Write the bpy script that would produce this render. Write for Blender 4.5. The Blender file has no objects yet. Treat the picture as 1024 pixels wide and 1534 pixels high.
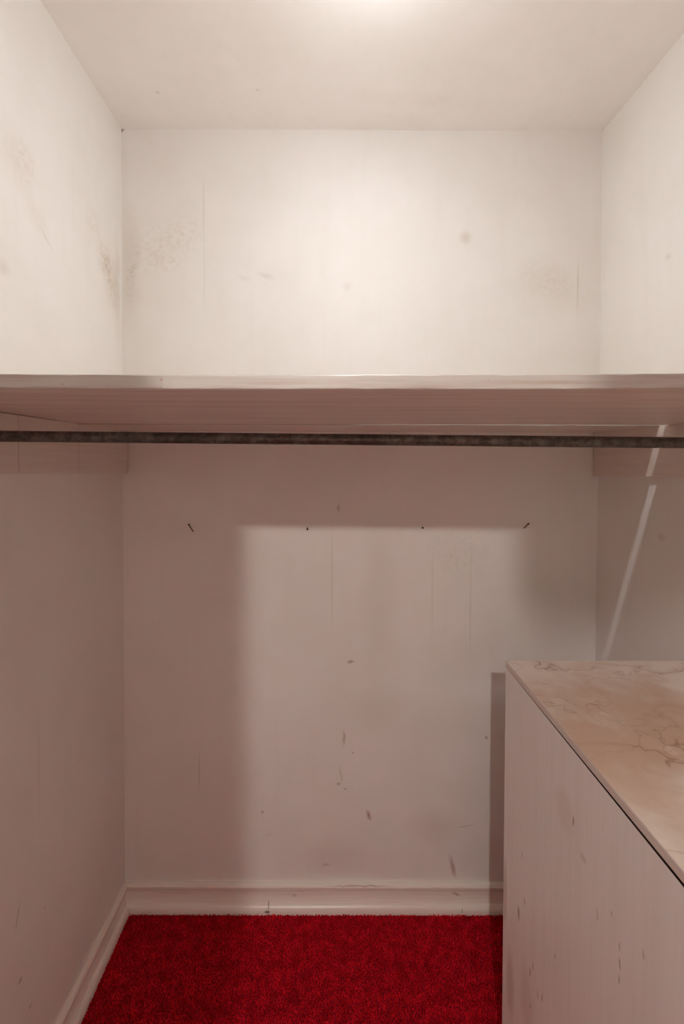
import bpy, bmesh, math, random
import numpy as np
from mathutils import Vector, Matrix

random.seed(7)
rng = np.random.default_rng(7)
S = bpy.context.scene
COL = S.collection

# ------------------------------------------------------------------ camera
XL, XR, D, H, CEIL = -0.6475, 0.835, 1.4164, 1.422, 2.44
cam_d = bpy.data.cameras.new('camera')
cam = bpy.data.objects.new('camera', cam_d)
COL.objects.link(cam)
S.camera = cam
cam_d.sensor_fit = 'VERTICAL'
cam_d.sensor_height = 36.0
cam_d.sensor_width = 24.03
cam_d.lens = 680.0 / 1534.0 * 36.0
cam_d.clip_start = 0.02
cam_d.shift_x = 15.5 / 1534.0
cam_d.shift_y = -65.0 / 1534.0
pi_, yw, ro = 0.01805, 0.00202, 0.0035
F = Vector((math.sin(yw) * math.cos(pi_), math.cos(yw) * math.cos(pi_), -math.sin(pi_)))
R0 = Vector((math.cos(yw), -math.sin(yw), 0))
U0 = R0.cross(F)
Rr = R0 * math.cos(ro) + U0 * math.sin(ro)
Ur = U0 * math.cos(ro) - R0 * math.sin(ro)
M = Matrix(((Rr.x, Ur.x, -F.x), (Rr.y, Ur.y, -F.y), (Rr.z, Ur.z, -F.z)))
cam.matrix_world = Matrix.Translation((0, 0, H)) @ M.to_4x4()

# ------------------------------------------------------------------ world, exposure
w = bpy.data.worlds.new('world')
S.world = w
w.use_nodes = True
w.node_tree.nodes['Background'].inputs[0].default_value = (1.0, 0.95, 0.9, 1)
w.node_tree.nodes['Background'].inputs[1].default_value = 0.02
S.view_settings.view_transform = 'Standard'
S.view_settings.look = 'None'
S.view_settings.gamma = 1
S.view_settings.use_curve_mapping = False
S.view_settings.exposure = 0.0
S.cycles.diffuse_bounces = 8
S.cycles.max_bounces = 12

FILL_BULB = 500.0        # radiance of the second room bulb, added to lift the closet's shadows
CLOSET_BULB = 2150.0    # radiance of the closet reflector bulb's face (its neck glows dimly)
ROOM_BULB = 3800.0      # radiance of the bare bulb in the room behind the camera


# ------------------------------------------------------------------ node helpers
class NT:
    def __init__(self, name):
        self.m = bpy.data.materials.new(name)
        self.m.use_nodes = True
        self.t = self.m.node_tree
        self.n = self.t.nodes
        self.b = self.n['Principled BSDF']
        self.co = self.n.new('ShaderNodeTexCoord').outputs['Object']

    def link(self, a, b):
        self.t.links.new(a, b)

    def noise(self, vec=None, scale=5, detail=3, rough=0.5, stretch=None, dist=0.0, color=False):
        v = vec or self.co
        if stretch:
            mp = self.n.new('ShaderNodeMapping')
            mp.inputs['Scale'].default_value = stretch
            self.link(v, mp.inputs['Vector'])
            v = mp.outputs[0]
        t = self.n.new('ShaderNodeTexNoise')
        t.inputs['Scale'].default_value = scale
        t.inputs['Detail'].default_value = detail
        t.inputs['Roughness'].default_value = rough
        t.inputs['Distortion'].default_value = dist
        self.link(v, t.inputs['Vector'])
        return t.outputs['Color' if color else 'Fac']

    def ramp(self, x, a, b, lo=0.0, hi=1.0, smooth=True):
        r = self.n.new('ShaderNodeMapRange')
        r.interpolation_type = 'SMOOTHSTEP' if smooth else 'LINEAR'
        for i, v in ((1, a), (2, b), (3, lo), (4, hi)):
            r.inputs[i].default_value = v
        self.link(x, r.inputs[0])
        return r.outputs[0]

    def math(self, op, a, b=None):
        r = self.n.new('ShaderNodeMath')
        r.operation = op
        for i, v in enumerate((a, b)):
            if v is None:
                continue
            if isinstance(v, (int, float)):
                r.inputs[i].default_value = v
            else:
                self.link(v, r.inputs[i])
        return r.outputs[0]

    def mix(self, fac, a, b):
        r = self.n.new('ShaderNodeMix')
        r.data_type = 'RGBA'
        if isinstance(fac, (int, float)):
            r.inputs[0].default_value = fac
        else:
            self.link(fac, r.inputs[0])
        for i, v in ((6, a), (7, b)):
            if isinstance(v, tuple):
                r.inputs[i].default_value = (*v, 1)
            else:
                self.link(v, r.inputs[i])
        return r.outputs[2]

    def warp(self, amp, scale, detail=2):
        n = self.noise(scale=scale, detail=detail, color=True)
        s = self.n.new('ShaderNodeVectorMath'); s.operation = 'SUBTRACT'
        self.link(n, s.inputs[0]); s.inputs[1].default_value = (0.5, 0.5, 0.5)
        k = self.n.new('ShaderNodeVectorMath'); k.operation = 'SCALE'
        self.link(s.outputs[0], k.inputs[0]); k.inputs['Scale'].default_value = amp
        a = self.n.new('ShaderNodeVectorMath'); a.operation = 'ADD'
        self.link(self.co, a.inputs[0]); self.link(k.outputs[0], a.inputs[1])
        return a.outputs[0]

    def spot(self, vec, c, r, rot=(0, 0, 0), edge=(1.0, 0.35)):
        """soft ellipsoidal patch around c with radii r (object space)"""
        mp = self.n.new('ShaderNodeMapping')
        mp.vector_type = 'TEXTURE'
        mp.inputs['Location'].default_value = c
        mp.inputs['Rotation'].default_value = rot
        mp.inputs['Scale'].default_value = r
        self.link(vec, mp.inputs['Vector'])
        l = self.n.new('ShaderNodeVectorMath'); l.operation = 'LENGTH'
        self.link(mp.outputs[0], l.inputs[0])
        return self.ramp(l.outputs['Value'], edge[0], edge[1])

    def bump(self, h, strength, dist=0.001):
        b = self.n.new('ShaderNodeBump')
        b.inputs['Strength'].default_value = strength
        b.inputs['Distance'].default_value = dist
        self.link(h, b.inputs['Height'])
        self.link(b.outputs[0], self.b.inputs['Normal'])

    def done(self, col, rough=0.5, metal=0.0, spec=0.5):
        if isinstance(col, tuple):
            self.b.inputs['Base Color'].default_value = (*col, 1)
        else:
            self.link(col, self.b.inputs['Base Color'])
        if isinstance(rough, (int, float)):
            self.b.inputs['Roughness'].default_value = rough
        else:
            self.link(rough, self.b.inputs['Roughness'])
        self.b.inputs['Metallic'].default_value = metal
        self.b.inputs['Specular IOR Level'].default_value = spec
        return self.m


PAINT = (0.84, 0.815, 0.785)
OLIVE = (0.50, 0.43, 0.30)
BROWN = (0.26, 0.13, 0.085)
RUST = (0.33, 0.13, 0.09)
GREY = (0.42, 0.38, 0.34)
DARK = (0.06, 0.035, 0.025)


def wall_mat(name, axis, marks, base=PAINT, rough=0.6):
    """painted plaster: faint mottling, roller texture and the wall's own stains.
    axis = the wall's thin axis; marks = (position, radii(2), angle, colour, strength, kind)"""
    t = NT(name)
    mott = t.noise(scale=3.2, detail=5, rough=0.6)
    c = t.mix(t.ramp(mott, 0.35, 0.7), base, tuple(x * k for x, k in zip(base, (0.955, 0.95, 0.935))))
    drips = t.noise(scale=1.0, detail=3, stretch=(26, 26, 2.2))
    c = t.mix(t.math('MULTIPLY', t.ramp(drips, 0.52, 0.78), 0.14), c, tuple(x * k for x, k in zip(base, (0.86, 0.85, 0.80))))
    wv = t.warp(0.012, 45, 3)
    wb = t.warp(0.09, 9, 4)
    ws = t.warp(0.035, 14, 4)
    sp = t.ramp(t.noise(scale=75, detail=6, rough=0.8), 0.40, 0.70)
    for pos, rad, ang, col, st, kind in marks:
        if axis == 'y':
            r = (rad[0], 5.0, rad[1]); rot = (0, ang, 0); pos = (pos[0], D, pos[1])
        elif axis == 'x':
            r = (5.0, rad[0], rad[1]); rot = (ang, 0, 0); pos = (0, pos[0], pos[1])
        else:
            r = (rad[0], rad[1], 5.0); rot = (0, 0, ang); pos = (pos[0], pos[1], 0)
        if kind == 'soft':
            m = t.spot(ws, pos, r, rot, (1.0, 0.0))
        elif kind == 'mould':
            m = t.math('MULTIPLY', t.spot(wb, pos, r, rot, (1.0, 0.15)), sp)
        elif kind == 'line':
            m = t.spot(t.co, pos, r, rot, (1.0, 0.2))
        else:
            m = t.spot(wv, pos, r, rot, (1.1, 0.0))
        c = t.mix(t.math('MULTIPLY', m, st), c, col)
    h = t.noise(scale=140, detail=3, rough=0.55)
    t.bump(h, 0.10, 0.0012)
    return t.done(c, rough, spec=0.3)


back_marks = [
    ((0.414, 2.113), (0.026, 0.026), 0, (0.60, 0.53, 0.45), 0.55, 'spot'),
    ((-0.203, 1.993), (0.035, 0.014), 0.3, GREY, 0.22, 'spot'),
    ((-0.27, 1.985), (0.03, 0.012), 0.3, GREY, 0.12, 'spot'),
    ((-0.53, 2.07), (0.13, 0.13), 0, OLIVE, 0.32, 'mould'),
    ((-0.46, 2.13), (0.09, 0.06), 0.6, OLIVE, 0.25, 'mould'),
    ((-0.625, 2.02), (0.050, 0.26), 0, OLIVE, 0.28, 'soft'),
    ((-0.616, 2.00), (0.016, 0.13), 0, OLIVE, 0.5, 'mould'),
    ((-0.395, 2.20), (0.004, 0.13), 0, GREY, 0.22, 'line'),
    ((-0.393, 2.00), (0.004, 0.16), 0, GREY, 0.12, 'line'),
    ((0.67, 1.982), (0.12, 0.08), 0.4, OLIVE, 0.22, 'mould'),
    ((0.764, 1.965), (0.005, 0.11), 0, OLIVE, 0.3, 'line'),
    ((0.70, 1.97), (0.22, 0.13), 0, OLIVE, 0.12, 'soft'),
    ((0.05, 1.96), (0.02, 0.02), 0, BROWN, 0.10, 'spot'),
    ((0.025, 1.275), (0.006, 0.020), 0, BROWN, 0.45, 'spot'),
    ((0.065, 0.788), (0.014, 0.007), 0, BROWN, 0.7, 'spot'),
    ((0.124, 0.300), (0.008, 0.022), -0.35, RUST, 0.75, 'spot'),
    ((0.045, 0.548), (0.006, 0.035), 0.05, (0.35, 0.3, 0.2), 0.6, 'spot'),
    ((0.035, 0.43), (0.005, 0.03), -0.1, OLIVE, 0.55, 'spot'),
    ((0.028, 0.40), (0.010, 0.007), 0, (0.3, 0.25, 0.16), 0.6, 'spot'),
    ((0.050, 0.385), (0.005, 0.005), 0, DARK, 0.5, 'spot'),
    ((0.390, 0.135), (0.010, 0.048), -0.25, RUST, 0.55, 'spot'),
    ((0.458, 0.080), (0.006, 0.006), 0, DARK, 0.95, 'spot'),
    ((0.494, 0.549), (0.009, 0.006), 0.5, BROWN, 0.7, 'spot'),
    ((0.14, 0.64), (0.10, 0.12), 0.5, OLIVE, 0.15, 'soft'),
    ((0.331, 0.26), (0.11, 0.09), 0, RUST, 0.14, 'soft'),
    ((-0.011, 0.141), (0.016, 0.006), 0, BROWN, 0.4, 'spot'),
    ((0.02, 0.17), (0.16, 0.08), 0, RUST, 0.12, 'soft'),
    ((-0.212, 0.309), (0.006, 0.006), 0, BROWN, 0.55, 'spot'),
    ((0.072, 0.50), (0.004, 0.004), 0, BROWN, 0.6, 'spot'),
    ((0.15, 1.0), (0.08, 0.36), 0, OLIVE, 0.17, 'soft'),
    ((0.42, 1.12), (0.16, 0.14), 0, (0.55, 0.5, 0.42), 0.25, 'mould'),
    ((0.005, 1.05), (0.005, 0.22), 0, (0.62, 0.56, 0.48), 0.4, 'line'),
    ((0.44, 0.98), (0.004, 0.26), 0, (0.62, 0.56, 0.48), 0.4, 'line'),
    ((0.32, 1.0), (0.004, 0.2), 0, (0.66, 0.6, 0.52), 0.35, 'line'),
    ((-0.412, 0.44), (0.004, 0.09), 0, (0.45, 0.36, 0.3), 0.35, 'line'),
    ((-0.19, 0.235), (0.02, 0.005), 0, (0.5, 0.4, 0.35), 0.25, 'spot'),
    ((0.43, 0.265), (0.035, 0.003), -0.15, BROWN, 0.35, 'spot'),
    ((-0.6475, 2.436), (0.010, 0.010), 0, DARK, 0.7, 'spot'),
]
left_marks = [
    ((1.315, 1.995), (0.075, 0.085), 0.9, (0.50, 0.38, 0.25), 0.62, 'mould'),
    ((1.345, 1.935), (0.055, 0.11), 0.3, (0.52, 0.40, 0.27), 0.45, 'mould'),
    ((1.34, 1.95), (0.07, 0.12), 0.3, (0.55, 0.43, 0.30), 0.22, 'soft'),
    ((1.25, 2.07), (0.06, 0.05), 0.6, OLIVE, 0.25, 'mould'),
    ((1.385, 1.95), (0.03, 0.20), 0, OLIVE, 0.30, 'soft'),
    ((0.96, 2.04), (0.07, 0.07), 0, (0.55, 0.42, 0.34), 0.32, 'mould'),
    ((0.95, 2.04), (0.09, 0.09), 0, (0.6, 0.47, 0.4), 0.16, 'soft'),
    ((1.00, 1.96), (0.09, 0.04), -0.7, (0.6, 0.47, 0.4), 0.15, 'soft'),
    ((1.04, 1.925), (0.040, 0.004), -0.6, GREY, 0.25, 'spot'),
    ((0.905, 1.802), (0.025, 0.025), 0, (0.5, 0.4, 0.36), 0.25, 'spot'),
    ((0.928, 0.470), (0.003, 0.038), -0.3, BROWN, 0.5, 'spot'),
    ((0.934, 0.327), (0.009, 0.007), 0, BROWN, 0.6, 'spot'),
    ((0.964, 0.235), (0.005, 0.004), 0, BROWN, 0.55, 'spot'),
    ((1.018, 0.40), (0.003, 0.004), 0, BROWN, 0.4, 'spot'),
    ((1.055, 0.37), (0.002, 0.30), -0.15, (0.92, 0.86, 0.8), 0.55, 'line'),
    ((1.00, 0.75), (0.003, 0.22), 0, (0.6, 0.5, 0.44), 0.3, 'line'),
]
right_marks = [
    ((1.135, 1.93), (0.016, 0.012), 0.4, GREY, 0.25, 'spot'),
    ((1.142, 1.231), (0.018, 0.014), 0, BROWN, 0.22, 'spot'),
    ((1.11, 1.60), (0.05, 0.09), 0, (0.7, 0.62, 0.52), 0.15, 'soft'),
]
ceil_marks = [
    ((-0.484, 1.277), (0.008, 0.007), 0, (0.3, 0.25, 0.22), 0.55, 'spot'),
    ((-0.206, 1.268), (0.007, 0.006), 0, (0.35, 0.3, 0.26), 0.45, 'spot'),
    ((0.25, 1.30), (0.35, 0.05), 0.1, (0.72, 0.66, 0.58), 0.25, 'soft'),
]
M_BACK = wall_mat('back wall paint', 'y', back_marks)
M_LEFT = wall_mat('left wall paint', 'x', left_marks)
M_RIGHT = wall_mat('right wall paint', 'x', right_marks)
M_CEIL = wall_mat('ceiling paint', 'z', ceil_marks, base=(0.89, 0.87, 0.84), rough=0.75)
M_PLAIN = wall_mat('plain wall paint', 'x', [])


def painted_wood(name, base, along, wear=0.5, marks=(), rough=0.38, chips=None):
    """old brushed paint over wood: grain streaks run along the given axis"""
    t = NT(name)
    st = [90, 90, 90]
    st['xyz'.index(along)] = 3.0
    g = t.noise(scale=1.0, detail=5, rough=0.62, stretch=tuple(st))
    g2 = t.noise(scale=1.0, detail=3, stretch=tuple(s * 0.28 for s in st))
    dk = tuple(x * k for x, k in zip(base, (0.80, 0.70, 0.64)))
    c = t.mix(t.math('MULTIPLY', t.ramp(g, 0.42, 0.72), wear), base, dk)
    c = t.mix(t.math('MULTIPLY', t.ramp(g2, 0.45, 0.75), wear * 0.8), c, tuple(x * k for x, k in zip(base, (0.84, 0.80, 0.76))))
    wv = t.warp(0.006, 70, 3)
    for c0, r, rot, col, s in marks:
        c = t.mix(t.math('MULTIPLY', t.spot(wv, c0, r, rot, (1.0, 0.3)), s), c, col)
    if chips:
        n = t.noise(scale=chips[0], detail=5, rough=0.75)
        c = t.mix(t.math('MULTIPLY', t.ramp(n, chips[1], chips[1] + 0.05), 0.7), c, chips[2])
    t.bump(g, 0.25, 0.0007)
    return t.done(c, rough, spec=0.45)


M_SHELF = painted_wood('shelf paint', (0.80, 0.72, 0.65), 'x', 1.0)
M_EDGE = painted_wood('shelf edge paint', (0.56, 0.53, 0.49), 'x', 1.0, chips=(48, 0.64, (0.36, 0.17, 0.12)))
M_CLEAT = painted_wood('cleat paint', (0.76, 0.68, 0.62), 'y', 0.35, marks=[
    ((-0.6295, 0.918, 1.42), (0.05, 0.0022, 0.2), (0, 0, 0), (0.45, 0.33, 0.27), 0.6),
    ((-0.6295, 1.136, 1.42), (0.05, 0.0022, 0.2), (0, 0, 0), (0.45, 0.33, 0.27), 0.5)])
M_BASE = painted_wood('baseboard paint', (0.90, 0.85, 0.79), 'x', 0.35, rough=0.3, marks=[
    ((-0.193, D, 0.012), (0.012, 0.5, 0.006), (0, 0, 0), DARK, 0.85),
    ((-0.190, D, 0.026), (0.003, 0.5, 0.012), (0, 0, 0), BROWN, 0.7),
    ((0.40, D, 0.055), (0.02, 0.5, 0.006), (0, 0.3, 0), BROWN, 0.45),
    ((0.415, D, 0.015), (0.003, 0.5, 0.008), (0, 0, 0), BROWN, 0.6),
    ((0.10, D, 0.084), (0.14, 0.5, 0.0016), (0, 0, 0), BROWN, 0.7),
    ((-0.11, D, 0.05), (0.01, 0.5, 0.007), (0, 0, 0), (0.5, 0.36, 0.3), 0.5)])
M_BASEL = painted_wood('left baseboard paint', (0.90, 0.85, 0.79), 'y', 0.35, rough=0.3)

cs = 0.395
side_marks = []
for y, z, ry, rz, col, s in (
        (0.730, 0.834, .0035, .013, BROWN, .75), (0.943, 0.465, .008, .020, (0.40, 0.22, 0.13), .8),
        (0.914, 0.519, .003, .012, BROWN, .6), (0.872, 0.431, .003, .012, BROWN, .7), (0.885, 0.405, .004, .014, BROWN, .7),
        (0.851, 0.400, .003, .009, DARK, .5), (0.832, 0.416, .003, .012, BROWN, .6), (0.88, 0.34, .003, .01, BROWN, .6),
        (0.606, 0.737, .002, .012, DARK, .55), (0.607, 0.715, .002, .009, DARK, .5), (0.606, 0.76, .002, .008, DARK, .4),
        (1.020, 0.44, .016, .10, (0.47, 0.30, 0.20), .5), (0.985, 0.26, .03, .10, (0.50, 0.34, 0.24), .45),
        (0.785, 0.548, .003, .006, BROWN, .6), (0.625, 0.787, .003, .006, BROWN, .45), (0.560, 0.801, .0025, .010, BROWN, .35),
        (0.70, 0.80, .012, .009, (0.5, 0.43, 0.36), .4), (0.66, 0.75, .003, .015, BROWN, .3),
        (0.93, 0.60, .004, .012, BROWN, .35), (0.76, 0.83, .04, .05, (0.55, 0.38, 0.30), .2), (0.90, 0.33, .04, .09, (0.55, 0.37, 0.29), .25)):
    side_marks.append(((cs, y, z), (0.2, ry, rz), (0, 0, 0), col, s))
M_SIDE = painted_wood('cabinet plywood paint', (0.90, 0.865, 0.84), 'z', 0.18, marks=side_marks, rough=0.36)
M_PLY = painted_wood('cabinet top edge', (0.76, 0.67, 0.62), 'y', 0.7, rough=0.55, chips=(80, 0.66, (0.33, 0.18, 0.13)))


def marble_mat():
    t = NT('marbled covering')
    wv = t.warp(0.30, 4.0, 4)
    wv2 = t.warp(0.16, 8.0, 5)
    big = t.noise(vec=wv, scale=3.4, detail=5, rough=0.55)
    c = t.mix(t.ramp(big, 0.36, 0.64), (0.94, 0.86, 0.78), (0.72, 0.53, 0.41))
    cl = t.noise(vec=wv2, scale=9.0, detail=5, rough=0.6)
    c = t.mix(t.math('MULTIPLY', t.ramp(cl, 0.50, 0.70), 0.60), c, (0.92, 0.85, 0.77))
    fade = t.ramp(t.noise(scale=5.0, detail=2), 0.38, 0.62)
    for sc, width, st, src in ((2.6, 0.0045, 0.6, wv2), (4.2, 0.0035, 0.4, wv)):
        v = t.noise(vec=src, scale=sc, detail=4, rough=0.5)
        d = t.math('ABSOLUTE', t.math('SUBTRACT', v, 0.5))
        line = t.math('MULTIPLY', t.ramp(d, width, 0.0), fade)
        halo = t.math('MULTIPLY', t.ramp(d, width * 6, 0.0), 0.30)
        c = t.mix(t.math('MULTIPLY', halo, st), c, (0.52, 0.30, 0.18))
        c = t.mix(t.math('MULTIPLY', line, st), c, (0.34, 0.15, 0.08))
    spk = t.noise(scale=60, detail=3, rough=0.6)
    c = t.mix(t.math('MULTIPLY', t.ramp(spk, 0.70, 0.76), 0.6), c, (0.33, 0.17, 0.09))
    return t.done(c, 0.34, spec=0.5)


M_MARBLE = marble_mat()


def carpet_mat(name, k):
    t = NT(name)
    a = t.noise(scale=38, detail=4, rough=0.7)
    b = t.noise(scale=330, detail=2)
    c = t.mix(t.ramp(a, 0.34, 0.66), (0.55 * k, 0.003, 0.014), (0.95 * k, 0.008, 0.03))
    c = t.mix(t.math('MULTIPLY', t.ramp(b, 0.40, 0.66), 0.55), c, (0.30 * k, 0.002, 0.007))
    return t.done(c, 0.9, spec=0.15)


M_CARPET = carpet_mat('red carpet', 1.0)
M_BACKING = carpet_mat('carpet backing', 0.5)

t = NT('weathered pipe')
n1 = t.noise(scale=70, detail=5, rough=0.7)
n2 = t.noise(scale=14, detail=3)
c = t.mix(t.ramp(n1, 0.35, 0.7), (0.065, 0.055, 0.045), (0.19, 0.175, 0.15))
c = t.mix(t.math('MULTIPLY', t.ramp(n2, 0.5, 0.7), 0.5), c, (0.035, 0.027, 0.022))
c = t.mix(t.math('MULTIPLY', t.ramp(t.noise(scale=45, detail=3), 0.70, 0.75), 0.7), c, (0.42, 0.38, 0.33))
t.bump(n1, 0.35, 0.0006)
M_PIPE = t.done(c, t.ramp(n1, 0.3, 0.7, 0.38, 0.62), metal=0.55)
t = NT('dark nail steel'); M_NAIL = t.done(t.mix(t.noise(scale=400), (0.03, 0.012, 0.008), (0.07, 0.03, 0.02)), 0.6, metal=0.4)
t = NT('porcelain'); M_PORC = t.done(t.mix(t.noise(scale=20), (0.80, 0.79, 0.76), (0.76, 0.74, 0.70)), 0.2)
t = NT('brass'); M_BRASS = t.done(t.mix(t.noise(scale=30), (0.60, 0.42, 0.18), (0.45, 0.30, 0.12)), 0.35, metal=1.0)
t = NT('dark inner wood'); M_INNER = t.done(t.mix(t.noise(scale=9), (0.20, 0.12, 0.08), (0.14, 0.08, 0.05)), 0.8)


t = NT('painted gap shade'); M_GAP_SHADE = t.done(t.mix(t.noise(scale=60), (0.05, 0.028, 0.02), (0.02, 0.012, 0.009)), 0.9, spec=0.05)  # near-black colour standing in for the shade inside the cabinet gap


def bulb_mat(name, col, strength):
    m = bpy.data.materials.new(name)
    m.use_nodes = True
    b = m.node_tree.nodes['Principled BSDF']
    b.inputs['Base Color'].default_value = (0.9, 0.9, 0.85, 1)
    b.inputs['Emission Color'].default_value = (*col, 1)
    b.inputs['Emission Strength'].default_value = strength
    return m


M_FILL = bulb_mat('added fill bulb', (1.0, 0.975, 0.94), FILL_BULB)
M_BULB = bulb_mat('lit closet bulb', (0.965, 1.0, 1.03), CLOSET_BULB * 0.046)
M_FACE = bulb_mat('lit closet bulb face', (0.965, 1.0, 1.03), CLOSET_BULB)
M_BULB2 = bulb_mat('lit room bulb', (1.0, 0.96, 0.90), ROOM_BULB)


# ------------------------------------------------------------------ mesh helpers
def mesh_obj(name, verts, faces, mat, parent=None, smooth=False):
    me = bpy.data.meshes.new(name)
    me.from_pydata([tuple(v) for v in verts], [], faces)
    me.update()
    bm = bmesh.new(); bm.from_mesh(me)
    bmesh.ops.recalc_face_normals(bm, faces=bm.faces)
    bm.to_mesh(me); bm.free()
    for m in (mat if isinstance(mat, (list, tuple)) else [mat]):
        me.materials.append(m)
    if smooth:
        me.shade_smooth()
    o = bpy.data.objects.new(name, me)
    COL.objects.link(o)
    if parent:
        o.parent = parent
        o.matrix_parent_inverse = parent.matrix_basis.inverted()
    return o


def box(name, lo, hi, mat, parent=None, bevel=0.0):
    x0, y0, z0 = lo; x1, y1, z1 = hi
    v = [(x0, y0, z0), (x1, y0, z0), (x1, y1, z0), (x0, y1, z0), (x0, y0, z1), (x1, y0, z1), (x1, y1, z1), (x0, y1, z1)]
    f = [(0, 3, 2, 1), (4, 5, 6, 7), (0, 1, 5, 4), (1, 2, 6, 5), (2, 3, 7, 6), (3, 0, 4, 7)]
    o = mesh_obj(name, v, f, mat, parent)
    if bevel:
        bev(o, bevel)
    return o


def hexa(name, v, mat, parent=None, bevel=0.0):
    f = [(0, 3, 2, 1), (4, 5, 6, 7), (0, 1, 5, 4), (1, 2, 6, 5), (2, 3, 7, 6), (3, 0, 4, 7)]
    o = mesh_obj(name, v, f, mat, parent)
    if bevel:
        bev(o, bevel)
    return o


def bev(o, wdt, seg=2):
    bm = bmesh.new(); bm.from_mesh(o.data)
    bmesh.ops.bevel(bm, geom=list(bm.edges), offset=wdt, segments=seg, affect='EDGES', profile=0.5)
    bm.to_mesh(o.data); bm.free()


def sweep(name, prof, path_fn, ts, mat, parent=None):
    """extrude a closed profile [(a,b)] along stations ts; path_fn(t,a,b)->xyz"""
    n = len(prof); v = []; f = []
    for s in ts:
        v += [path_fn(s, a, b) for a, b in prof]
    for i in range(len(ts) - 1):
        for k in range(n):
            f.append((i * n + k, i * n + (k + 1) % n, (i + 1) * n + (k + 1) % n, (i + 1) * n + k))
    f.append(tuple(range(n))); f.append(tuple(range((len(ts) - 1) * n, len(ts) * n)))
    return mesh_obj(name, v, f, mat, parent)


def tube(name, p0, p1, rads, mat, parent=None, seg=24):
    """rads: [(t, r)] along p0->p1"""
    p0 = Vector(p0); p1 = Vector(p1); d = (p1 - p0).normalized()
    a = d.orthogonal().normalized(); b = d.cross(a)
    v = []; f = []
    for tt, r in rads:
        c = p0.lerp(p1, tt)
        for k in range(seg):
            an = 2 * math.pi * k / seg
            v.append(c + a * math.cos(an) * r + b * math.sin(an) * r)
    for i in range(len(rads) - 1):
        for k in range(seg):
            f.append((i * seg + k, i * seg + (k + 1) % seg, (i + 1) * seg + (k + 1) % seg, (i + 1) * seg + k))
    f.append(tuple(range(seg))); f.append(tuple(range((len(rads) - 1) * seg, len(rads) * seg)))
    o = mesh_obj(name, v, f, mat, parent, smooth=True)
    o.data.set_sharp_from_angle(angle=math.radians(40))
    return o


def empty(name, loc, label=None, cat=None, group=None):
    o = bpy.data.objects.new(name, None)
    o.location = loc
    o.empty_display_size = 0.05
    COL.objects.link(o)
    tag(o, label, cat, group)
    return o


def tag(o, label=None, cat=None, group=None, kind=None):
    for k, v in (('label', label), ('category', cat), ('group', group), ('kind', kind)):
        if v:
            o[k] = v
    return o


def struct(o, label=None, cat=None):
    return tag(o, label, cat, kind='structure')


# ------------------------------------------------------------------ room shell
T = 0.10
FY = -0.45            # inner face of the closet's front wall
struct(box('wall_back', (XL - T, D, 0), (XR + T, D + T, CEIL), M_BACK), 'stained cream closet back wall above red carpet', 'wall')
struct(box('wall_left', (XL - T, FY - T, 0), (XL, D, CEIL), M_LEFT), 'cream closet wall on the left with brown mould stain', 'wall')
struct(box('wall_right', (XR, FY - T, 0), (XR + T, D, CEIL), M_RIGHT), 'cream closet wall on the right crossed by thin light streak', 'wall')
struct(box('ceiling', (XL - T, FY - T, CEIL), (XR + T, D + T, CEIL + T), M_CEIL), 'cream painted closet ceiling', 'ceiling')
# front wall with the doorway the camera looks in through
DX0, DX1, DH = -0.176, 0.48, 1.94
v = []; f = []
for y in (FY - T, FY):
    v += [(XL, y, 0), (DX0, y, 0), (DX0, y, DH), (DX1, y, DH), (DX1, y, 0), (XR, y, 0), (XR, y, CEIL), (DX1, y, CEIL), (DX0, y, CEIL), (XL, y, CEIL)]
quads = [(0, 1, 8, 9), (8, 2, 3, 7), (4, 5, 6, 7)]
for q in quads:
    f.append(q); f.append(tuple(i + 10 for i in q))
for a, b in ((0, 1), (1, 2), (2, 3), (3, 4), (4, 5), (5, 6), (6, 7), (7, 8), (8, 9), (9, 0)):
    f.append((a, b, b + 10, a + 10))
struct(mesh_obj('wall_front', v, f, M_PLAIN), 'closet front wall around the doorway', 'wall')
dr = empty('door_1', (DX1, FY - T, 0))
struct(dr, 'white closet door standing ajar', 'door')
ang = math.radians(278)
def dpt(u, wv_, z):
    return (DX1 + math.cos(ang) * u - math.sin(ang) * wv_, FY - T - 0.01 + math.sin(ang) * u + math.cos(ang) * wv_, z)
def slab(name, u0, u1, w0, w1, z0, z1, mat, parent):
    return hexa(name, [dpt(u0, w0, z0), dpt(u1, w0, z0), dpt(u1, w1, z0), dpt(u0, w1, z0),
                       dpt(u0, w0, z1), dpt(u1, w0, z1), dpt(u1, w1, z1), dpt(u0, w1, z1)], mat, parent, 0.002)
slab('door_panel', 0.0, 0.536, 0.0, 0.035, 0.012, 1.925, M_PLAIN, dr)
dh = slab('door_handle', 0.48, 0.505, 0.035, 0.075, 0.98, 1.005, M_BRASS, dr)

# unseen box added to block the pendant's light, upper right of the doorway
struct(box('blocker_1', (-0.012, FY - T - 0.05, 1.872), (DX1 + 0.04, FY - T, 2.05), M_PLAIN, None, 0.002), 'added light-blocking box over the right part of the doorway', 'blocker')

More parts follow.
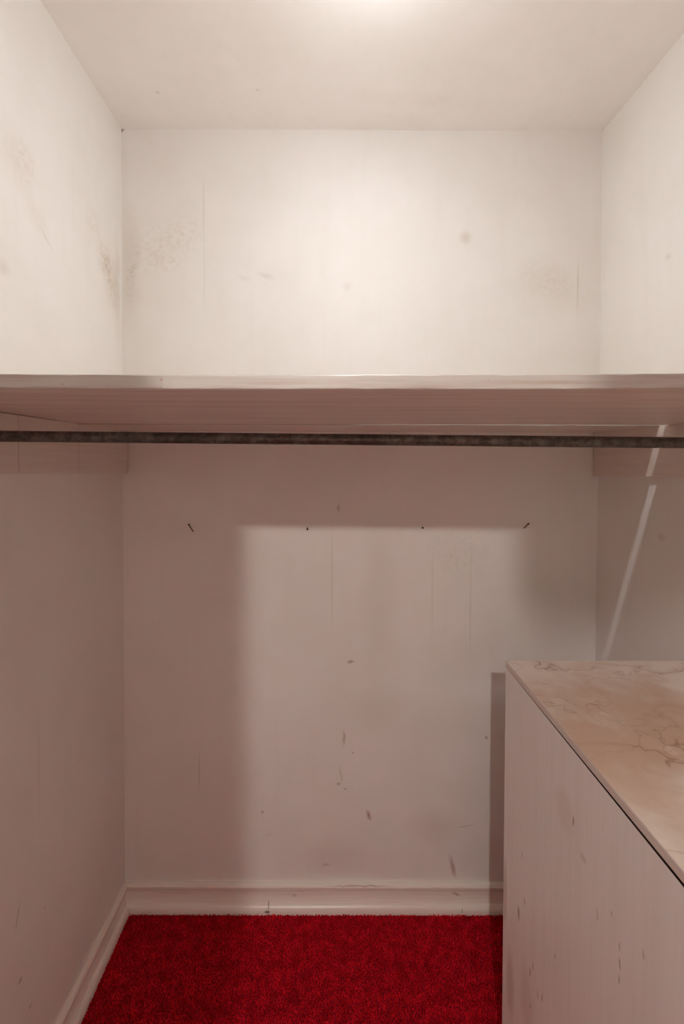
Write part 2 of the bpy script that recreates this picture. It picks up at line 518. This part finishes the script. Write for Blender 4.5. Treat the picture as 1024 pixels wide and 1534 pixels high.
# the room behind the camera
RX0, RX1, RY = -2.2, 2.2, -3.4
struct(box('wall_room_left', (RX0 - T, RY, 0), (RX0, FY - T, CEIL), M_PLAIN), 'room wall to the left behind the closet doorway', 'wall')
struct(box('wall_room_right', (RX1, RY, 0), (RX1 + T, FY - T, CEIL), M_PLAIN), 'room wall to the right behind the closet doorway', 'wall')
struct(box('wall_room_back', (RX0 - T, RY - T, 0), (RX1 + T, RY, CEIL), M_PLAIN), 'far room wall facing the closet doorway', 'wall')
struct(box('wall_room_front_left', (RX0, FY - T, 0), (XL - T, FY, CEIL), M_PLAIN), 'room wall left of the closet', 'wall')
struct(box('wall_room_front_right', (XR + T, FY - T, 0), (RX1, FY, CEIL), M_PLAIN), 'room wall right of the closet', 'wall')
struct(box('ceiling_room', (RX0 - T, RY - T, CEIL), (RX1 + T, FY - T, CEIL + T), M_CEIL), 'room ceiling outside the closet', 'ceiling')

fl = struct(box('floor', (RX0 - T, RY - T, -0.06), (RX1 + T, D + T, 0.0), M_BACKING), 'red carpeted floor', 'floor')
# carpet pile: real tufts over the closet floor
SP = 0.0046
gx = np.arange(XL + 0.012, XR - 0.012, SP)
gy = np.arange(0.30, D - 0.014, SP)
X, Y = np.meshgrid(gx, gy)
X = (X + rng.uniform(-.42, .42, X.shape) * SP).ravel()
Y = (Y + rng.uniform(-.42, .42, Y.shape) * SP).ravel()
N = len(X)
rad = rng.uniform(0.0019, 0.0032, N)
hh = rng.uniform(0.0045, 0.0085, N) * (0.88 + 0.12 * np.sin(X * 90 + np.sin(Y * 70) * 2) * np.cos(Y * 83))
th = rng.uniform(0, 6.283, N)
lx = rng.normal(0, 0.0017, N); ly = rng.normal(-0.0003, 0.0017, N)
co = np.zeros((N, 7, 3), np.float32)
for k in range(3):
    a = th + k * 2.0944
    co[:, k, 0] = X + np.cos(a) * rad * 0.6; co[:, k, 1] = Y + np.sin(a) * rad * 0.6; co[:, k, 2] = -0.001
    co[:, 3 + k, 0] = X + np.cos(a + .5) * rad + lx * .6; co[:, 3 + k, 1] = Y + np.sin(a + .5) * rad + ly * .6; co[:, 3 + k, 2] = hh * 0.62
co[:, 6, 0] = X + lx; co[:, 6, 1] = Y + ly; co[:, 6, 2] = hh
tri = []
for k in range(3):
    j = (k + 1) % 3
    tri += [(k, j, 3 + j), (k, 3 + j, 3 + k), (3 + k, 3 + j, 6)]
tri = np.array(tri)
idx = (tri[None] + (np.arange(N) * 7)[:, None, None]).reshape(-1)
me = bpy.data.meshes.new('carpet_pile')
me.vertices.add(N * 7); me.vertices.foreach_set('co', co.ravel())
nt = N * 9
me.loops.add(nt * 3); me.loops.foreach_set('vertex_index', idx.astype(np.int32))
me.polygons.add(nt); me.polygons.foreach_set('loop_start', np.arange(0, nt * 3, 3, dtype=np.int32))
me.update(calc_edges=True)
me.materials.append(M_CARPET)
pile = bpy.data.objects.new('carpet_pile', me)
COL.objects.link(pile)
pile.parent = fl
tag(pile, 'red plush carpet pile', None, None, 'stuff')

# baseboards: moulded board with a rounded cap and a separate shoe strip
prof = [(0, 0), (0.012, 0), (0.0125, 0.030), (0.0100, 0.040), (0.0085, 0.052), (0.0088, 0.062), (0.0115, 0.069),
        (0.0140, 0.074), (0.0145, 0.080), (0.0120, 0.0855), (0.0050, 0.087), (0, 0.087)]
shoe = [(0.0125, 0.0)] + [(0.0125 + 0.0125 * math.cos(a), 0.012 + 0.017 * math.sin(a)) for a in [math.radians(d) for d in (-40, 0, 20, 40, 60, 80)]] + [(0.0125, 0.029)]
shoe[1] = (0.0245, 0.0)
def run_back(s, a, b): return (s, D - a, b + 0.0008 * math.sin(s * 9))
def run_left(s, a, b): return (XL + a, s, b)
def run_right(s, a, b): return (XR - a, s, b)
for nm, fn, t0, t1, mt in (('baseboard_back', run_back, XL + 0.0005, XR - 0.0005, M_BASE),
                           ('baseboard_left', run_left, FY, D - 0.0145, M_BASEL),
                           ('baseboard_right', run_right, 1.06, D - 0.0145, M_BASEL)):
    ts = [t0 + (t1 - t0) * i / 24 for i in range(25)]
    b_ = struct(sweep(nm, prof, fn, ts, mt), {'baseboard_back': 'painted baseboard along the back wall', 'baseboard_left': 'painted baseboard running forward along the left wall',
                                              'baseboard_right': 'short baseboard on right wall behind the cabinet'}[nm], 'baseboard')
    ts2 = [t0 + (t1 - 0.010 - t0) * i / 24 for i in range(25)] if nm != 'baseboard_back' else ts
    sweep('shoe_moulding', shoe, fn, ts2, mt, b_)

# ------------------------------------------------------------------ shelf cleats
def cleat(name, xw, sgn, bot_b, bot_f, label):
    x0, x1 = sorted((xw, xw + sgn * 0.018))
    yb, yf = D - 0.005, 0.60
    top = 1.5115
    o = hexa(name, [(x0, yf, bot_f), (x1, yf, bot_f), (x1, yb, bot_b), (x0, yb, bot_b),
                    (x0, yf, top), (x1, yf, top), (x1, yb, top), (x0, yb, top)], M_CLEAT, None, 0.0012)
    return tag(o, label, 'cleat', 'painted wooden cleats carrying the shelf ends')
cleat('shelf_cleat', XL, 1, 1.3795, 1.402, 'painted wooden cleat on the left wall under the shelf end, with two faint joint lines')
cleat('shelf_cleat', XR, -1, 1.3762, 1.398, 'painted wooden cleat on the right wall under the shelf, crossed by a bright light streak')

# ------------------------------------------------------------------ shelf boards
def yfront(x): return 0.568 - 0.013 * (x - 0.09) / 0.73
def gap(x): return 0.0003 if x < -0.03 else 0.0003 + 0.0277 * ((x + 0.03) / 0.85) ** 0.7
def board_rows(y_f, y_b, zb, th_f, nx, name, label, top_fn=None):
    """slightly sagging board as a grid of stations along x; rounded worn front edge"""
    xs = [XL + 0.002 + (XR - XL - 0.004) * i / nx for i in range(nx + 1)]
    v = []; f = []; n = 8
    for x in xs:
        yf, yb = y_f(x), y_b(x)
        z0f, z0b = zb(x, 0), zb(x, 1)
        tf = th_f(x)
        ch = 0.0012 + 0.0006 * math.sin(x * 37) * math.sin(x * 91)
        v += [(x, yf + ch, z0f), (x, yf, z0f + ch), (x, yf, z0f + tf - ch), (x, yf + ch, z0f + tf),
              (x, yb - 0.001, z0b + 0.018), (x, yb, z0b + 0.017), (x, yb, z0b + 0.001), (x, yb - 0.001, z0b)]
    mats = []
    for i in range(nx):
        for k in range(n):
            f.append((i * n + k, i * n + (k + 1) % n, (i + 1) * n + (k + 1) % n, (i + 1) * n + k))
    f.append(tuple(range(n))); f.append(tuple(range(nx * n, nx * n + n)))
    o = mesh_obj(name, v, f, [M_SHELF, M_EDGE])
    for i, p in enumerate(o.data.polygons):
        if i < nx * n and (i % n) in (0, 1, 2, 5):
            p.material_index = 1
    return o
fb = board_rows(yfront, lambda x: 1.130 - gap(x),
                lambda x, e: 1.5115 if e else 1.5110 + 0.0032 * ((x + 0.02) / 0.62) ** 2 * (0.9 if x > 0 else 1.1),
                lambda x: 0.0178 + 0.0008 * math.sin(x * 2.2 + .5), 60, 'shelf_board', '')
tag(fb, 'wide painted front shelf board with worn pale front edge above the rod', 'shelf', 'two boards of the closet shelf')
rb = board_rows(lambda x: 1.1302, lambda x: D - 0.0006, lambda x, e: 1.5095 if not e else 1.5115, lambda x: 0.018, 40, 'shelf_board', '')
tag(rb, 'narrow rear shelf board against the back wall behind the bright gap', 'shelf', 'two boards of the closet shelf')

# ------------------------------------------------------------------ clothes rod
RYY = 0.83
pl = Vector((XL + 0.018, RYY, 1.4642)); pr = Vector((XR - 0.018, RYY, 1.4556))
rod = empty('clothes_rod', tuple((pl + pr) / 2), 'long dark weathered metal pipe hung across the closet below the shelf', 'clothes rod')
tube('pipe', pl.lerp(pr, 0.003), pl.lerp(pr, 0.997), [(0, .0102), (0.5, .01025), (1, .0102)], M_PIPE, rod, 32)
for a, b in ((pl, pr), (pr, pl)):
    d = (b - a).length
    tube('end_socket', a, b, [(0, .021), (.003 / d, .021), (.004 / d, .0125), (.009 / d, .0125)], M_PIPE, rod, 24)

# ------------------------------------------------------------------ cabinet
CX0, CX1, CY0, CY1, CZ = 0.4015, XR - 0.003, 0.28, 1.030, 0.9655
cab = empty('cabinet', (0.61, 0.66, 0.0), 'tall cream plywood cabinet with tan marbled top at the right wall', 'cabinet')
TH = 0.0140
def side_x(y): return 0.3935 + (CX0 + 0.0005 - 0.3935) * (y - 0.4) / 0.63      # very slightly out of square
def top_x(y): return side_x(y) - 0.0002
hexa('top_panel', [(top_x(CY0), CY0, CZ - TH), (CX1, CY0, CZ - TH), (CX1, CY1, CZ - TH), (top_x(CY1), CY1, CZ - TH),
                   (top_x(CY0), CY0, CZ - .0008), (CX1, CY0, CZ - .0008), (CX1, CY1, CZ - .0008), (top_x(CY1), CY1, CZ - .0008)], M_PLY, cab, 0.0008)
# thin marbled sheet stuck on top, its left edge a little ragged
xs_n = 70
v = []; f = []
for i in range(xs_n + 1):
    y = CY0 + (CY1 - CY0) * i / xs_n
    e = top_x(y) + 0.0004 + 0.0005 * random.random() + (0.0022 if i in (31, 52, 53) else 0)
    v += [(e, y, CZ - .0008), (CX1, y, CZ - .0008), (CX1, y, CZ), (e + .0004, y, CZ)]
for i in range(xs_n):
    for k in range(4):
        f.append((i * 4 + k, i * 4 + (k + 1) % 4, i * 4 + 4 + (k + 1) % 4, i * 4 + 4 + k))
f.append((0, 1, 2, 3)); f.append((xs_n * 4, xs_n * 4 + 1, xs_n * 4 + 2, xs_n * 4 + 3))
tag(mesh_obj('marbled_covering', v, f, M_MARBLE, cab), 'tan marbled sheet covering the top')
zt = CZ - TH
# side panel: top edge drops away from the top towards the doorway, leaving a gap whose shade is painted on that edge
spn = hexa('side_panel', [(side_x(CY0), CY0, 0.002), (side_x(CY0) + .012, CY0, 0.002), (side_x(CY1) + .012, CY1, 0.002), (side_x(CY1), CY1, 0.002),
                    (side_x(CY0), CY0, zt - .0056), (side_x(CY0) + .012, CY0, zt - .0056), (side_x(CY1) + .012, CY1, zt - .0002), (side_x(CY1), CY1, zt - .0002)], [M_SIDE, M_GAP_SHADE], cab)
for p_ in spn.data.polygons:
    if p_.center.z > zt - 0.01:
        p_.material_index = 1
box('back_panel', (CX0 + .013, CY1 - .012, 0.002), (CX1, CY1 - .001, zt), M_SIDE, cab)
box('side_panel', (CX1 - .012, CY0, 0.002), (CX1, CY1 - .013, zt), M_SIDE, cab)
box('bottom_panel', (CX0 + .013, CY0 + .02, 0.07), (CX1 - .013, CY1 - .013, 0.085), M_INNER, cab)
fx0 = side_x(CY0) + .0005
box('toe_kick', (fx0 + .013, CY0 + .05, 0.002), (CX1 - .013, CY0 + .065, 0.07), M_INNER, cab)
xm = (fx0 + CX1) / 2
for a, b, hx in ((fx0, xm - .0015, xm - .035), (xm + .0015, CX1, xm + .035)):
    d_ = box('door', (a, CY0 - .0195, 0.075), (b, CY0 - .001, zt - .004), M_SIDE, cab, 0.001)
    tube('knob', (hx, CY0 - .0195, .82), (hx, CY0 - .046, .82), [(0, .006), (.4, .006), (.55, .014), (.9, .015), (1, .010)], M_BRASS, d_, 16)

# ------------------------------------------------------------------ nails in the back wall
nails = [((-0.4296, 1.1987), (-0.4350, 1.393, 1.2225), 'long dark nail leaning up and left, leftmost of four in the back wall'),
         ((-0.0720, 1.2115), (-0.0712, 1.397, 1.2095), 'short dark nail driven almost flat, second from the left in the back wall'),
         ((0.2885, 1.2150), (0.2842, 1.396, 1.2150), 'short dark nail driven almost flat, third from the left in the back wall'),
         ((0.6055, 1.2125), (0.6085, 1.393, 1.2288), 'long dark nail leaning up and right, rightmost of four in the back wall')]
for (bx, bz), hd, lab in nails:
    b0 = Vector((bx, D, bz)); h0 = Vector(hd)
    e = empty('nail', tuple(b0), lab, 'nail', 'row of nails in the back wall')
    L = (h0 - b0).length; d = (h0 - b0) / L
    tube('shank', b0 - d * .004, h0, [(0, .0015), (1, .0015)], M_NAIL, e, 10)
    tube('head', h0 - d * .0004, h0 + d * .0014, [(0, .0026), (.3, .0032), (1, .0030)], M_NAIL, e, 12)

# ------------------------------------------------------------------ lamps
def bulb_mesh(name, c, r, mat, parent, stem):
    v = []; f = []; seg = 14
    ringz = []
    for i in range(13):
        a = math.pi * i / 16
        ringz.append((-math.cos(a) * r, math.sin(a) * r))
    ringz += [(r * 1.15, r * .50), (r * stem, r * .45)]
    ringz = ringz[1:]
    for z, q in ringz:
        for k in range(seg):
            an = 2 * math.pi * k / seg
            v.append((c[0] + math.cos(an) * q, c[1] + math.sin(an) * q, c[2] + z))
    for i in range(len(ringz) - 1):
        for k in range(seg):
            f.append((i * seg + k, i * seg + (k + 1) % seg, (i + 1) * seg + (k + 1) % seg, (i + 1) * seg + k))
    f.append(tuple(range(seg))); f.append(tuple(range((len(ringz) - 1) * seg, len(ringz) * seg)))
    return mesh_obj(name, v, f, mat, parent, smooth=True)

LX, LY, LZ = 0.09, 0.835, 2.335
lamp = empty('ceiling_light', (LX, LY, CEIL), 'bare bulb in porcelain holder on the closet ceiling above the shelf', 'ceiling light')
tube('lampholder', (LX, LY, CEIL), (LX, LY, CEIL - .058), [(0, .055), (.2, .055), (.45, .036), (1, .026)], M_PORC, lamp, 32)
cb = bulb_mesh('bulb', (LX, LY, LZ), 0.020, [M_BULB, M_FACE], lamp, 1.7)
for p_ in cb.data.polygons:
    if p_.center.z < LZ - 0.0150:
        p_.material_index = 1

PX, PY, PZ = -0.15, -1.01, 2.07
pend = empty('pendant_light', (PX, PY, CEIL), 'bare pendant bulb in the room outside the closet', 'pendant light')
tube('ceiling_rose', (PX, PY, CEIL), (PX, PY, CEIL - .025), [(0, .045), (.6, .045), (1, .02)], M_PORC, pend, 24)
tube('cord', (PX, PY, CEIL - .024), (PX, PY, PZ + .09), [(0, .003), (1, .003)], M_PORC, pend, 10)
tube('lampholder', (PX, PY, PZ + .095), (PX, PY, PZ + .038), [(0, .010), (.3, .018), (1, .018)], M_PORC, pend, 20)
bulb_mesh('bulb', (PX, PY, PZ), 0.017, M_BULB2, pend, 1.8)

QX, QY, QZ = 1.45, -0.95, 2.15  # extra pendant, added so its bounced light brightens the closet
fill_pend = empty('pendant_light', (QX, QY, CEIL), 'added fill bulb hung in the room corner beside the closet door', 'pendant light')
tube('ceiling_rose', (QX, QY, CEIL), (QX, QY, CEIL - .025), [(0, .045), (.6, .045), (1, .02)], M_PORC, fill_pend, 24)
tube('cord', (QX, QY, CEIL - .024), (QX, QY, QZ + .09), [(0, .003), (1, .003)], M_PORC, fill_pend, 10)
tube('lampholder', (QX, QY, QZ + .095), (QX, QY, QZ + .038), [(0, .010), (.3, .018), (1, .018)], M_PORC, fill_pend, 20)
bulb_mesh('bulb', (QX, QY, QZ), 0.042, M_FILL, fill_pend, 1.6)
